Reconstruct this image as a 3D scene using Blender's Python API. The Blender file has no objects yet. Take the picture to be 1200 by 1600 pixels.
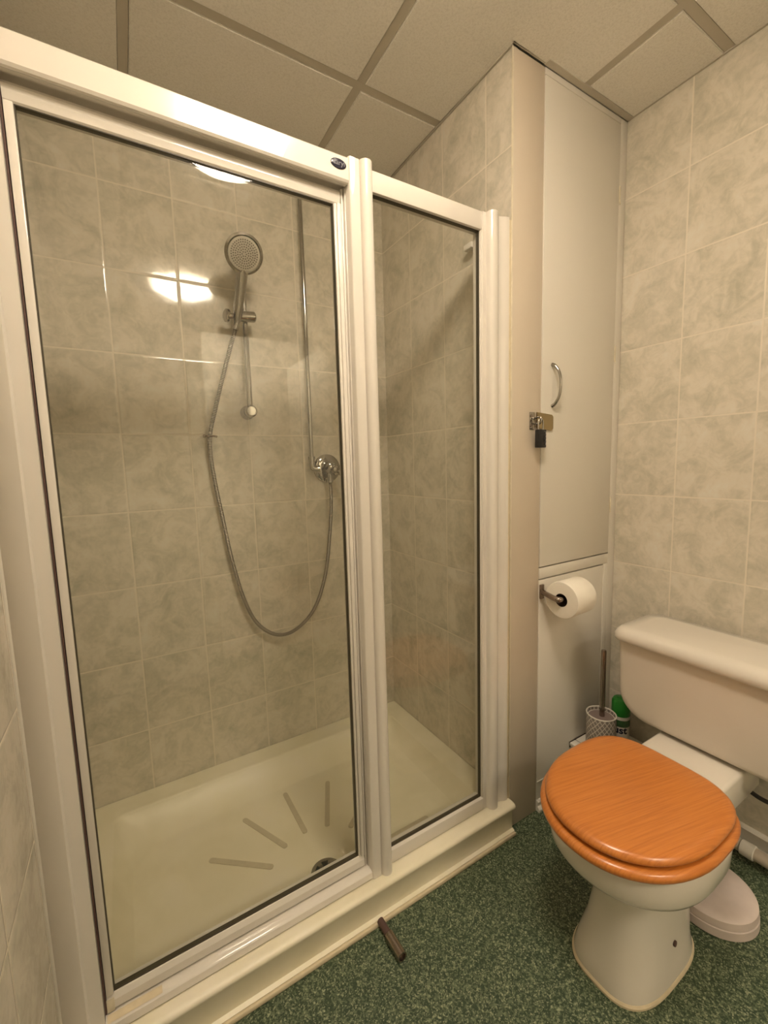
import bpy, bmesh, math, random
from mathutils import Vector, Matrix
random.seed(7)
S = bpy.context.scene
COL = S.collection
PI = math.pi

# ------------------------------------------------------------------ camera
CAM = Vector((0.0007, -1.5967, 1.1949))
YAW, PIT, ROL, F = 0.5397, -0.1120, -0.0282, 668.9958
fw = Vector((math.sin(YAW)*math.cos(PIT), math.cos(YAW)*math.cos(PIT), math.sin(PIT)))
ri = fw.cross(Vector((0, 0, 1))).normalized()
up = ri.cross(fw)
c, s = math.cos(ROL), math.sin(ROL)
ri, up = c*ri + s*up, -s*ri + c*up
cd = bpy.data.cameras.new('camera')
cam = bpy.data.objects.new('camera', cd)
COL.objects.link(cam)
cam.matrix_world = Matrix(((ri.x, up.x, -fw.x, CAM.x), (ri.y, up.y, -fw.y, CAM.y), (ri.z, up.z, -fw.z, CAM.z), (0, 0, 0, 1)))
cd.sensor_fit = 'VERTICAL'; cd.sensor_height = 32.0; cd.sensor_width = 24.0
cd.lens = 32.0*F/1600.0
cd.clip_start = 0.01
S.camera = cam

# ------------------------------------------------------------------ light, world, exposure
LAMP_STRENGTH = 12.0
HALL_FILL_STRENGTH = 7.5  # unseen fill light added in the hallway
LAMP_COLOR = (1.0, 0.858, 0.69)
w = bpy.data.worlds.new('world'); S.world = w; w.use_nodes = True
w.node_tree.nodes['Background'].inputs[0].default_value = (1.0, 0.85, 0.65, 1)
w.node_tree.nodes['Background'].inputs[1].default_value = 0.1
S.view_settings.view_transform = 'Standard'
S.view_settings.look = 'None'
S.view_settings.gamma = 1
S.view_settings.use_curve_mapping = False
S.view_settings.exposure = 2.06

# room numbers (metres)
XL, XS, XR = -0.19, 0.9844, 1.5241        # left wall, shower side wall, right wall
YB, YC, YF = 0.0, -0.697, -2.35           # back wall, cupboard front, wall behind the camera
ZC = 2.303

# ------------------------------------------------------------------ material helpers
def new_mat(name):
    m = bpy.data.materials.new(name); m.use_nodes = True
    nt = m.node_tree
    return m, nt, nt.nodes['Principled BSDF']

def math_n(nt, op, a, b=None, c=None):
    n = nt.nodes.new('ShaderNodeMath'); n.operation = op
    for i, v in enumerate((a, b, c)):
        if v is None: continue
        if isinstance(v, (int, float)): n.inputs[i].default_value = v
        else: nt.links.new(v, n.inputs[i])
    return n.outputs[0]

def mix_rgb(nt, fac, a, b):
    n = nt.nodes.new('ShaderNodeMix'); n.data_type = 'RGBA'
    for sock, v in ((n.inputs[0], fac), (n.inputs[6], a), (n.inputs[7], b)):
        if isinstance(v, (int, float)): sock.default_value = v
        elif isinstance(v, tuple): sock.default_value = (*v, 1) if len(v) == 3 else v
        else: nt.links.new(v, sock)
    return n.outputs[2]

def noise(nt, vec, scale, detail=3, rough=0.55, dist=0.0):
    n = nt.nodes.new('ShaderNodeTexNoise')
    n.inputs['Scale'].default_value = scale; n.inputs['Detail'].default_value = detail
    n.inputs['Roughness'].default_value = rough; n.inputs['Distortion'].default_value = dist
    if vec is not None: nt.links.new(vec, n.inputs['Vector'])
    return n.outputs[0]

def ramp(nt, fac, stops):
    n = nt.nodes.new('ShaderNodeValToRGB')
    e = n.color_ramp.elements
    while len(e) < len(stops): e.new(0.5)
    for i, (p, col) in enumerate(stops):
        e[i].position = p; e[i].color = (*col, 1) if len(col) == 3 else col
    nt.links.new(fac, n.inputs[0])
    return n.outputs[0]

def bump(nt, h, strength, dist, bs):
    n = nt.nodes.new('ShaderNodeBump'); n.inputs['Strength'].default_value = strength
    n.inputs['Distance'].default_value = dist
    nt.links.new(h, n.inputs['Height']); nt.links.new(n.outputs[0], bs.inputs['Normal'])

def pos(nt):
    return nt.nodes.new('ShaderNodeNewGeometry').outputs['Position']

def objco(nt):
    return nt.nodes.new('ShaderNodeTexCoord').outputs['Object']

def plain(name, col, rough=0.4, metal=0.0, var=0.06, vscale=14, bumpy=0.0, bscale=200, coat=0.0, spec=0.5):
    m, nt, bs = new_mat(name)
    p = objco(nt)
    nz = noise(nt, p, vscale, 4)
    a = tuple(max(0, x*(1-var)) for x in col); b = tuple(min(1, x*(1+var)) for x in col)
    nt.links.new(mix_rgb(nt, nz, a, b), bs.inputs['Base Color'])
    bs.inputs['Roughness'].default_value = rough; bs.inputs['Metallic'].default_value = metal
    bs.inputs['Specular IOR Level'].default_value = spec
    bs.inputs['Coat Weight'].default_value = coat
    if bumpy: bump(nt, noise(nt, p, bscale, 2), bumpy, 0.001, bs)
    return m

def tile_mat(name, axis, uoff, voff, tw=0.2, th=0.2482):
    """glazed wall tiles, mottled beige and grey-green, pale grout lines"""
    m, nt, bs = new_mat(name)
    P = pos(nt)
    sep = nt.nodes.new('ShaderNodeSeparateXYZ'); nt.links.new(P, sep.inputs[0])
    u = math_n(nt, 'DIVIDE', math_n(nt, 'SUBTRACT', sep.outputs[axis], uoff), tw)
    v = math_n(nt, 'DIVIDE', math_n(nt, 'SUBTRACT', sep.outputs[2], voff), th)
    iu, iv = math_n(nt, 'FLOOR', u), math_n(nt, 'FLOOR', v)
    fu, fv = math_n(nt, 'FRACT', u), math_n(nt, 'FRACT', v)
    du = math_n(nt, 'MULTIPLY', math_n(nt, 'MINIMUM', fu, math_n(nt, 'SUBTRACT', 1.0, fu)), tw)
    dv = math_n(nt, 'MULTIPLY', math_n(nt, 'MINIMUM', fv, math_n(nt, 'SUBTRACT', 1.0, fv)), th)
    d = math_n(nt, 'MINIMUM', du, dv)
    ss = nt.nodes.new('ShaderNodeMapRange'); ss.interpolation_type = 'SMOOTHSTEP'
    ss.inputs[1].default_value = 0.0012; ss.inputs[2].default_value = 0.0028
    nt.links.new(d, ss.inputs[0])
    tilemask = ss.outputs[0]
    cid = nt.nodes.new('ShaderNodeCombineXYZ'); nt.links.new(iu, cid.inputs[0]); nt.links.new(iv, cid.inputs[1])
    wn = nt.nodes.new('ShaderNodeTexWhiteNoise'); wn.noise_dimensions = '3D'; nt.links.new(cid.outputs[0], wn.inputs['Vector'])
    off = nt.nodes.new('ShaderNodeVectorMath'); off.operation = 'MULTIPLY_ADD'
    nt.links.new(wn.outputs['Color'], off.inputs[0]); off.inputs[1].default_value = (9, 9, 9); nt.links.new(P, off.inputs[2])
    n1 = noise(nt, off.outputs[0], 11, 6, 0.62, 0.9)
    n2 = noise(nt, off.outputs[0], 34, 5, 0.6, 1.5)
    nmix = math_n(nt, 'ADD', math_n(nt, 'MULTIPLY', n1, 0.68), math_n(nt, 'MULTIPLY', n2, 0.32))
    colr = ramp(nt, nmix, [(0.34, TILE_A), (0.46, TILE_B), (0.55, TILE_C), (0.68, TILE_D)])
    nt.links.new(mix_rgb(nt, tilemask, GROUT, colr), bs.inputs['Base Color'])
    r = math_n(nt, 'SUBTRACT', 0.62, math_n(nt, 'MULTIPLY', tilemask, 0.555))
    nt.links.new(r, bs.inputs['Roughness'])
    ss2 = nt.nodes.new('ShaderNodeMapRange'); ss2.interpolation_type = 'SMOOTHSTEP'
    ss2.inputs[1].default_value = 0.001; ss2.inputs[2].default_value = 0.006
    nt.links.new(d, ss2.inputs[0])
    h = math_n(nt, 'ADD', ss2.outputs[0], math_n(nt, 'MULTIPLY', noise(nt, off.outputs[0], 16, 2), 0.55))
    bump(nt, h, 0.35, 0.0014, bs)
    return m

TILE_A = (0.50, 0.472, 0.375)
TILE_B = (0.61, 0.565, 0.46)
TILE_C = (0.70, 0.64, 0.53)
TILE_D = (0.73, 0.695, 0.60)
GROUT = (0.74, 0.67, 0.55)

M = {}
M['tile_back'] = tile_mat('tile back wall', 0, 0.0, 1.311)
M['tile_side'] = tile_mat('tile shower side wall', 1, -0.1943, 1.311)
M['tile_right'] = tile_mat('tile right wall', 1, -0.8927, 1.3103)
M['tile_left'] = tile_mat('tile left wall', 1, -0.676, 1.294)
M['paint'] = plain('cream wall paint', (0.80, 0.75, 0.66), 0.6)
M['frame'] = plain('white enamelled aluminium', (0.71, 0.665, 0.59), 0.45, var=0.02, coat=0.7, spec=0.15)
M['frame_dirty'] = plain('limescaled white enamel', (0.70, 0.63, 0.48), 0.45, var=0.22, vscale=30)
M['seal'] = plain('dark glazing seal', (0.05, 0.04, 0.02), 0.5)
M['gap'] = plain('dark brown gap strip', (0.10, 0.055, 0.045), 0.6)
M['ceramic'] = plain('glazed sanitary ceramic', (0.72, 0.67, 0.585), 0.16, var=0.03, vscale=5, coat=0.3)
M['cistern'] = plain('satin plastic cistern', (0.72, 0.65, 0.555), 0.42, var=0.03)
M['board'] = plain('cream painted boxing', (0.60, 0.52, 0.41), 0.5, var=0.05, vscale=4, bumpy=0.15, bscale=60)
M['doorpaint'] = plain('off white painted board', (0.72, 0.68, 0.595), 0.45, var=0.03, vscale=3, bumpy=0.1, bscale=90)
M['crack'] = plain('dark joint shadow gap', (0.05, 0.035, 0.02), 0.9)
M['chrome'] = plain('chrome', (0.42, 0.40, 0.37), 0.08, metal=1.0, var=0.03)
M['chrome_dark'] = plain('worn steel', (0.36, 0.30, 0.26), 0.24, metal=1.0, var=0.1)
M['brass'] = plain('dull brass steel', (0.42, 0.34, 0.20), 0.38, metal=1.0, var=0.08)
M['black'] = plain('black plastic', (0.012, 0.011, 0.012), 0.28)
M['paper'] = plain('toilet paper', (0.83, 0.78, 0.68), 0.9, var=0.03, vscale=40, bumpy=0.5, bscale=120)
M['hole'] = plain('dark cardboard core', (0.05, 0.03, 0.02), 0.8)
M['white'] = plain('white plastic', (0.78, 0.74, 0.66), 0.35, var=0.03)
M['pinkwhite'] = plain('stained pinkish white plastic', (0.62, 0.53, 0.48), 0.5, var=0.14, vscale=18)
M['green'] = plain('green plastic cap', (0.02, 0.24, 0.025), 0.3)
M['ink'] = plain('navy print', (0.012, 0.018, 0.05), 0.5)
M['navy'] = plain('dark navy badge enamel', (0.018, 0.018, 0.035), 0.25)
M['silver'] = plain('silver print', (0.24, 0.24, 0.26), 0.4)
M['greylid'] = plain('mauve grey plastic', (0.26, 0.20, 0.18), 0.5)
M['spray'] = plain('shower spray plate', (0.62, 0.57, 0.47), 0.4)
M['rubber'] = plain('black rubber hose', (0.03, 0.025, 0.02), 0.5)
M['pipe'] = plain('white waste pipe', (0.60, 0.52, 0.42), 0.4, var=0.1)
M['caulk'] = plain('yellowed sealant', (0.66, 0.56, 0.38), 0.6, var=0.2, vscale=40)
M['gridbar'] = plain('taupe enamelled ceiling grid', (0.56, 0.51, 0.42), 0.5, var=0.04)

def tray_mat():
    m, nt, bs = new_mat('cream acrylic shower tray')
    p = pos(nt)
    n = noise(nt, p, 5.0, 5, 0.6, 0.4)
    colr = ramp(nt, n, [(0.30, (0.76, 0.70, 0.51)), (0.55, (0.84, 0.78, 0.60)), (0.75, (0.86, 0.80, 0.66))])
    nt.links.new(colr, bs.inputs['Base Color']); bs.inputs['Roughness'].default_value = 0.38
    return m
M['tray'] = tray_mat()
M['strip'] = plain('worn grip strip', (0.60, 0.53, 0.38), 0.7, var=0.12, vscale=60)

def ceil_mat():
    m, nt, bs = new_mat('mineral fibre ceiling panel')
    p = pos(nt)
    n = noise(nt, p, 170, 5, 0.75)
    n2 = noise(nt, p, 6, 2)
    a = ramp(nt, n, [(0.30, (0.78, 0.74, 0.66)), (0.55, (0.92, 0.88, 0.80))])
    nt.links.new(mix_rgb(nt, math_n(nt, 'MULTIPLY', n2, 0.2), a, (0.74, 0.68, 0.57)), bs.inputs['Base Color'])
    bs.inputs['Roughness'].default_value = 0.9
    bump(nt, n, 0.8, 0.002, bs)
    return m
M['ceil'] = ceil_mat()

def floor_mat():
    m, nt, bs = new_mat('green flecked safety vinyl')
    p = pos(nt)
    v1 = nt.nodes.new('ShaderNodeTexVoronoi'); v1.inputs['Scale'].default_value = 370
    v2 = nt.nodes.new('ShaderNodeTexVoronoi'); v2.inputs['Scale'].default_value = 220
    ds = nt.nodes.new('ShaderNodeVectorMath'); ds.operation = 'MULTIPLY_ADD'
    nn = nt.nodes.new('ShaderNodeTexNoise'); nn.inputs['Scale'].default_value = 230
    nt.links.new(p, nn.inputs['Vector'])
    nt.links.new(nn.outputs['Color'], ds.inputs[0]); ds.inputs[1].default_value = (0.006, 0.006, 0.006); nt.links.new(p, ds.inputs[2])
    for v in (v1, v2): nt.links.new(ds.outputs[0], v.inputs['Vector'])
    s1 = nt.nodes.new('ShaderNodeSeparateColor'); nt.links.new(v1.outputs['Color'], s1.inputs[0])
    s2 = nt.nodes.new('ShaderNodeSeparateColor'); nt.links.new(v2.outputs['Color'], s2.inputs[0])
    a = ramp(nt, s1.outputs[0], [(0.0, (0.016, 0.034, 0.018)), (0.45, (0.030, 0.056, 0.030)), (0.64, (0.070, 0.098, 0.050)), (0.84, (0.20, 0.235, 0.135)), (1.0, (0.44, 0.46, 0.30))])
    b = ramp(nt, s2.outputs[1], [(0.0, (0.02, 0.04, 0.02)), (0.68, (0.045, 0.072, 0.036)), (0.82, (0.24, 0.275, 0.165))])
    a.node.color_ramp.interpolation = 'LINEAR'
    nt.links.new(mix_rgb(nt, 0.36, a, b), bs.inputs['Base Color'])
    bs.inputs['Roughness'].default_value = 0.5
    bump(nt, s1.outputs[1], 0.15, 0.0006, bs)
    return m
M['floor'] = floor_mat()

def wood_mat():
    m, nt, bs = new_mat('varnished orange wood')
    p = pos(nt)
    mp = nt.nodes.new('ShaderNodeMapping'); mp.vector_type = 'TEXTURE'
    mp.inputs['Rotation'].default_value = (0, 0, math.radians(-13))
    mp.inputs['Scale'].default_value = (1.0, 0.03, 0.2)
    nt.links.new(p, mp.inputs['Vector'])
    n = noise(nt, mp.outputs[0], 9, 4, 0.6, 0.05)
    n2 = noise(nt, p, 7, 2)
    nm = math_n(nt, 'ADD', math_n(nt, 'MULTIPLY', n, 0.8), math_n(nt, 'MULTIPLY', n2, 0.2))
    colr = ramp(nt, nm, [(0.34, (0.47, 0.145, 0.024)), (0.50, (0.56, 0.185, 0.033)), (0.66, (0.61, 0.215, 0.042))])
    nt.links.new(colr, bs.inputs['Base Color'])
    bs.inputs['Roughness'].default_value = 0.30; bs.inputs['Coat Weight'].default_value = 0.35
    bs.inputs['Coat Roughness'].default_value = 0.18
    return m
M['wood'] = wood_mat()

def glass_mat():
    m = bpy.data.materials.new('thin clear shower glass'); m.use_nodes = True
    nt = m.node_tree; nt.nodes.clear()
    out = nt.nodes.new('ShaderNodeOutputMaterial')
    lw = nt.nodes.new('ShaderNodeLayerWeight'); lw.inputs[0].default_value = 0.5
    f = math_n(nt, 'ADD', math_n(nt, 'MULTIPLY', math_n(nt, 'POWER', lw.outputs['Facing'], 5.0), 0.95), 0.042)
    tr = nt.nodes.new('ShaderNodeBsdfTransparent'); tr.inputs[0].default_value = (0.982, 0.985, 0.965, 1)
    gl = nt.nodes.new('ShaderNodeBsdfGlossy'); gl.inputs['Roughness'].default_value = 0.012
    mx = nt.nodes.new('ShaderNodeMixShader')
    nt.links.new(f, mx.inputs[0]); nt.links.new(tr.outputs[0], mx.inputs[1]); nt.links.new(gl.outputs[0], mx.inputs[2])
    nt.links.new(mx.outputs[0], out.inputs[0])
    return m
M['glass'] = glass_mat()

def lamp_mat():
    m, nt, bs = new_mat('lit opal lamp glass')
    bs.inputs['Base Color'].default_value = (0.9, 0.85, 0.75, 1)
    bs.inputs['Emission Color'].default_value = (*LAMP_COLOR, 1)
    bs.inputs['Emission Strength'].default_value = LAMP_STRENGTH
    return m
M['lamp'] = lamp_mat()
def hall_fill_mat():  # glow of the added fill panel
    m, nt, bs = new_mat('added hallway fill panel')
    bs.inputs['Emission Color'].default_value = (1.0, 0.87, 0.68, 1)
    bs.inputs['Emission Strength'].default_value = HALL_FILL_STRENGTH
    return m
M['hall_fill'] = hall_fill_mat()
M['hallfloor'] = plain('beige hallway carpet', (0.42, 0.36, 0.28), 0.9)

def lattice_mat():
    m, nt, bs = new_mat('grey white diamond lattice')
    p = objco(nt)
    sep = nt.nodes.new('ShaderNodeSeparateXYZ'); nt.links.new(p, sep.inputs[0])
    ang = math_n(nt, 'MULTIPLY', math_n(nt, 'ARCTAN2', sep.outputs[1], sep.outputs[0]), 0.047)
    a = math_n(nt, 'MULTIPLY', math_n(nt, 'ADD', ang, math_n(nt, 'MULTIPLY', sep.outputs[2], 0.72)), 68)
    b = math_n(nt, 'MULTIPLY', math_n(nt, 'SUBTRACT', ang, math_n(nt, 'MULTIPLY', sep.outputs[2], 0.72)), 68)
    def line(x):
        f = math_n(nt, 'FRACT', x)
        return math_n(nt, 'LESS_THAN', math_n(nt, 'ABSOLUTE', math_n(nt, 'SUBTRACT', f, 0.5)), 0.10)
    k = math_n(nt, 'MAXIMUM', line(a), line(b))
    nt.links.new(mix_rgb(nt, k, (0.22, 0.19, 0.165), (0.58, 0.53, 0.45)), bs.inputs['Base Color'])
    bs.inputs['Roughness'].default_value = 0.35
    return m
M['lattice'] = lattice_mat()

def hose_mat():
    m, nt, bs = new_mat('ribbed chrome hose')
    tc = nt.nodes.new('ShaderNodeUVMap')
    sep = nt.nodes.new('ShaderNodeSeparateXYZ'); nt.links.new(tc.outputs[0], sep.inputs[0])
    h = math_n(nt, 'SINE', math_n(nt, 'MULTIPLY', sep.outputs[1], 2*PI/0.0055))
    nt.links.new(mix_rgb(nt, math_n(nt, 'MULTIPLY_ADD', h, 0.5, 0.5), (0.12, 0.10, 0.08), (0.48, 0.45, 0.39)), bs.inputs['Base Color'])
    bs.inputs['Metallic'].default_value = 1.0; bs.inputs['Roughness'].default_value = 0.3
    bump(nt, h, 0.6, 0.001, bs)
    return m
M['hose'] = hose_mat()

# ------------------------------------------------------------------ mesh helpers
def box(bm, x0, x1, y0, y1, z0, z1, bev=0.0, seg=2):
    vs = [bm.verts.new((x, y, z)) for z in (z0, z1) for y in (y0, y1) for x in (x0, x1)]
    F_ = [(0, 2, 3, 1), (4, 5, 7, 6), (0, 1, 5, 4), (2, 6, 7, 3), (0, 4, 6, 2), (1, 3, 7, 5)]
    fs = [bm.faces.new([vs[i] for i in f]) for f in F_]
    if bev:
        es = list({e for f in fs for e in f.edges})
        bmesh.ops.bevel(bm, geom=es, offset=bev, segments=seg, profile=0.5, affect='EDGES')
    return bm

def prism(bm, pts, axis, a, b):
    """extrude a 2-d outline along an axis ('x': pts are y,z; 'y': x,z; 'z': x,y)"""
    def P(p, t):
        return {'x': (t, p[0], p[1]), 'y': (p[0], t, p[1]), 'z': (p[0], p[1], t)}[axis]
    A = [bm.verts.new(P(p, a)) for p in pts]; B = [bm.verts.new(P(p, b)) for p in pts]
    n = len(pts)
    for i in range(n):
        bm.faces.new((A[i], A[(i+1) % n], B[(i+1) % n], B[i]))
    bm.faces.new(A[::-1]); bm.faces.new(B)
    return A, B

def loft(bm, rings, cap0=True, cap1=True):
    R = [[bm.verts.new(p) for p in r] for r in rings]
    n = len(R[0])
    for a, b in zip(R, R[1:]):
        for i in range(n):
            bm.faces.new((a[i], a[(i+1) % n], b[(i+1) % n], b[i]))
    if cap0: bm.faces.new(R[0][::-1])
    if cap1: bm.faces.new(R[-1])
    return R

def lathe(bm, prof, o, ax=(0, 0, 1), seg=32, cap=True):
    ax = Vector(ax).normalized(); o = Vector(o)
    t = Vector((1, 0, 0)) if abs(ax.x) < 0.9 else Vector((0, 1, 0))
    u = ax.cross(t).normalized(); v = ax.cross(u)
    rings = [[o + ax*h + (u*math.cos(2*PI*i/seg) + v*math.sin(2*PI*i/seg))*max(r, 1e-4) for i in range(seg)] for r, h in prof]
    loft(bm, rings, cap, cap)

def cyl(bm, a, b, r, seg=20, r2=None, bev=0.0):
    a, b = Vector(a), Vector(b); L = (b-a).length; r2 = r if r2 is None else r2
    if bev: prof = [(r-bev, 0), (r, bev), (r2, L-bev), (r2-bev, L)]
    else: prof = [(r, 0), (r2, L)]
    lathe(bm, prof, a, b-a, seg)

def smooth_path(pts, n=8):
    P = [Vector(p) for p in pts]; P = [2*P[0]-P[1]] + P + [2*P[-1]-P[-2]]
    out = []
    for i in range(1, len(P)-2):
        for k in range(n):
            t = k/n
            out.append(0.5*((2*P[i]) + (P[i+1]-P[i-1])*t + (2*P[i-1]-5*P[i]+4*P[i+1]-P[i+2])*t*t + (3*P[i]-P[i-1]-3*P[i+1]+P[i+2])*t**3))
    out.append(P[-2])
    return out

def tube(bm, pts, r, seg=12, radii=None):
    P = [Vector(p) for p in pts]
    uvl = bm.loops.layers.uv.verify()
    T = [(P[min(i+1, len(P)-1)]-P[max(i-1, 0)]).normalized() for i in range(len(P))]
    u = T[0].orthogonal().normalized(); rings = []; L = [0]
    for i in range(1, len(P)): L.append(L[-1]+(P[i]-P[i-1]).length)
    for i, p in enumerate(P):
        u = (u - T[i]*u.dot(T[i])).normalized(); v = T[i].cross(u)
        rr = radii[i] if radii else r
        rings.append([bm.verts.new(p+(u*math.cos(2*PI*k/seg)+v*math.sin(2*PI*k/seg))*rr) for k in range(seg)])
    for i in range(len(P)-1):
        for k in range(seg):
            f = bm.faces.new((rings[i][k], rings[i][(k+1) % seg], rings[i+1][(k+1) % seg], rings[i+1][k]))
            for lp, (uu, vv) in zip(f.loops, ((k/seg, L[i]), ((k+1)/seg, L[i]), ((k+1)/seg, L[i+1]), (k/seg, L[i+1]))):
                lp[uvl].uv = (uu, vv)
    bm.faces.new(rings[0][::-1]); bm.faces.new(rings[-1])

def NB(): return bmesh.new()

def obj(name, bm, mat, parent=None, label=None, ang=38):
    bmesh.ops.recalc_face_normals(bm, faces=bm.faces)
    me = bpy.data.meshes.new(name)
    if parent is not None:
        p, off = parent, Vector((0, 0, 0))
        while p is not None: off += p.location; p = p.parent
        for v in bm.verts: v.co -= off
    bm.to_mesh(me); bm.free()
    me.polygons.foreach_set('use_smooth', [True]*len(me.polygons))
    me.set_sharp_from_angle(angle=math.radians(ang))
    me.materials.append(mat)
    o = bpy.data.objects.new(name, me); COL.objects.link(o)
    if parent is not None: o.parent = parent
    if label: o['label'] = label
    return o

def thing(name, label, cat, loc, group=None):
    o = bpy.data.objects.new(name, None); COL.objects.link(o)
    o.empty_display_size = 0.05
    o.location = loc; o['label'] = label; o['category'] = cat
    if group: o['group'] = group
    return o

def struct(name, bm, mat, parent=None):
    o = obj(name, bm, mat, parent)
    if parent is None: o['kind'] = 'structure'
    return o

def B(*a, **k): return box(NB(), *a, **k)

def egg(xc, xf, xb, yc, hw, z, nf=2.0, nb=2.0, n=64, dy=0):
    out = []
    for i in range(n):
        t = 2*PI*i/n; cc, ss = math.cos(t), math.sin(t)
        e = nf if cc > 0 else nb
        a = (xc-xf) if cc > 0 else (xb-xc)
        x = xc - math.copysign(abs(cc)**(2/e), cc)*a
        y = yc + math.copysign(abs(ss)**(2/e), ss)*hw
        out.append((x, y, z))
    return out

def rrect(x0, x1, y0, y1, r, z, k=6):
    out = []
    for cx, cy, a0 in ((x1-r, y1-r, 0), (x0+r, y1-r, 90), (x0+r, y0+r, 180), (x1-r, y0+r, 270)):
        for i in range(k+1):
            a = math.radians(a0+90*i/k)
            out.append((cx+r*math.cos(a), cy+r*math.sin(a), z))
    return out

# ------------------------------------------------------------------ the room
struct('floor', B(XL-0.1, XR+0.1, YF-0.1, 0.1, -0.1, 0.0), M['floor'])
struct('wall_back', B(XL-0.1, XR+0.1, YB, 0.1, 0.0, ZC+0.12), M['tile_back'])
struct('wall_left', B(XL-0.1, XL, YF, YB, 0.0, ZC+0.12), M['tile_left'])
struct('wall_right', B(XR, XR+0.1, YF, YB, 0.0, ZC+0.12), M['tile_right'])
bm = NB(); DX0, DX1, DZ = 0.42, 1.18, 1.98
box(bm, XL-0.1, DX0, YF-0.1, YF, 0.0, ZC+0.12); box(bm, DX1, XR+0.1, YF-0.1, YF, 0.0, ZC+0.12); box(bm, DX0, DX1, YF-0.1, YF, DZ, ZC+0.12)
struct('wall_front', bm, M['paint'])
# unseen hallway added beyond an open doorway behind the camera, to bring in light
HX0, HX1, HY, HZ = -0.7, 2.1, -3.55, 2.48
bm = NB(); box(bm, HX0, HX1, HY, YF-0.1, -0.1, 0.0); struct('floor_added_hall', bm, M['hallfloor'])
bm = NB(); box(bm, HX0, HX1, HY, YF-0.1, HZ, HZ+0.1); struct('ceiling_added_hall', bm, M['paint'])
struct('wall_added_hall_far', B(HX0-0.1, HX1+0.1, HY-0.1, HY, -0.1, HZ+0.1), M['paint'])
struct('wall_added_hall_left', B(HX0-0.1, HX0, HY, YF-0.1, -0.1, HZ+0.1), M['paint'])
struct('wall_added_hall_right', B(HX1, HX1+0.1, HY, YF-0.1, -0.1, HZ+0.1), M['paint'])
struct('wall_added_hall_near', B(XR+0.1, HX1, YF-0.1, YF-0.02, 0.0, HZ), M['paint'])
struct('wall_added_hall_near_left', B(HX0, XL-0.1, YF-0.1, YF-0.02, 0.0, HZ), M['paint'])
t = thing('hall_fill_light', 'unseen square fill light panel added in the hallway behind the open bathroom door', 'lamp', (0.8, -2.95, HZ))
obj('fill_frame', B(0.48, 1.12, -3.27, -2.63, HZ-0.016, HZ-0.001, bev=0.003), M['white'], t)
obj('fill_panel', B(0.51, 1.09, -3.24, -2.66, HZ-0.019, HZ-0.0165), M['hall_fill'], t)  # added fill light, brightens the lower half of the bathroom
struct('wall_partition', B(XS, XS+0.022, YC+0.004, YB, 0.0, ZC), M['tile_side'])

# open door leaf folded back into the added hallway, and its frame
d1 = struct('door_1', B(1.185, 1.220, -3.16, YF-0.104, 0.005, 1.975, bev=0.003), M['doorpaint'])
bm = NB()
box(bm, 0.345, 0.418, YF-0.001, YF+0.020, 0.0, 2.055, 0.004); box(bm, 1.182, 1.255, YF-0.001, YF+0.020, 0.0, 2.055, 0.004)
box(bm, 0.345, 1.255, YF-0.001, YF+0.020, 1.983, 2.055, 0.004)
struct('trim_1', bm, M['doorpaint'])
bm = NB(); cyl(bm, (1.184, -3.10, 1.0), (1.145, -3.10, 1.0), 0.01); cyl(bm, (1.145, -3.10, 1.0), (1.145, -3.0, 1.0), 0.009, bev=0.003)
struct('door_handle', bm, M['chrome'], d1)

# suspended ceiling: slab, lay-in panels, grid bars
ceil = struct('ceiling', B(XL-0.1, XR+0.1, YF-0.1, 0.1, ZC+0.02, ZC+0.12), M['ceil'])
gx = [XL, 0.087, 0.683, 1.277, XR]
gy = [YF, -2.177, -1.579, -0.981, -0.383, YB]
hb = 0.013
def cell(i, j):
    x0 = gx[i] + (hb if i else 0.004); x1 = gx[i+1] - (hb if i < 3 else 0.004)
    y0 = gy[j] + (hb if j else 0.004); y1 = gy[j+1] - (hb if j < 4 else 0.004)
    return x0, x1, y0, y1
for i in range(4):
    for j in range(5):
        x0, x1, y0, y1 = cell(i, j)
        cx, cy = XS-0.008, YC-0.009
        if x0 > cx and y0 > cy: continue
        if x1 > cx and y1 > cy and x0 < cx and y0 < cy:
            poly = [(x0, y0), (x1, y0), (x1, cy), (cx, cy), (cx, y1), (x0, y1)]
        elif x1 > cx and y0 > cy: poly = [(x0, y0), (cx, y0), (cx, y1), (x0, y1)]
        elif x0 > cx and y1 > cy: poly = [(x0, y0), (x1, y0), (x1, cy-0.012), (x0, cy-0.012)]
        else: poly = [(x0, y0), (x1, y0), (x1, y1), (x0, y1)]
        bm = NB(); A, Bt = prism(bm, poly, 'z', ZC-0.004, ZC+0.016)
        es = [e for e in bm.edges if abs(e.verts[0].co.z-(ZC-0.004)) < 1e-5 and abs(e.verts[1].co.z-(ZC-0.004)) < 1e-5]
        bmesh.ops.bevel(bm, geom=es, offset=0.0025, segments=2, affect='EDGES')
        obj('ceiling_panel', bm, M['ceil'], ceil)
for x in gx[1:4]:
    y1 = YC-0.009 if x > XS else YB
    obj('grid_bar', B(x-hb+0.001, x+hb-0.001, YF, y1, ZC-0.001, ZC+0.02), M['gridbar'], ceil)
for y in gy[1:5]:
    x1 = XS-0.008 if y > YC else XR
    obj('grid_bar', B(XL, x1, y-hb+0.001, y+hb-0.001, ZC-0.0012, ZC+0.019), M['gridbar'], ceil)
bm = NB()
box(bm, XS+0.12, XR-0.002, YC-0.022, YC-0.004, ZC-0.006, ZC+0.01)
box(bm, XS-0.007, XS+0.12, YC-0.009, YC-0.004, ZC-0.004, ZC+0.01)
box(bm, XS-0.007, XS-0.001, YC, YB, ZC-0.006, ZC+0.01)
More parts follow.
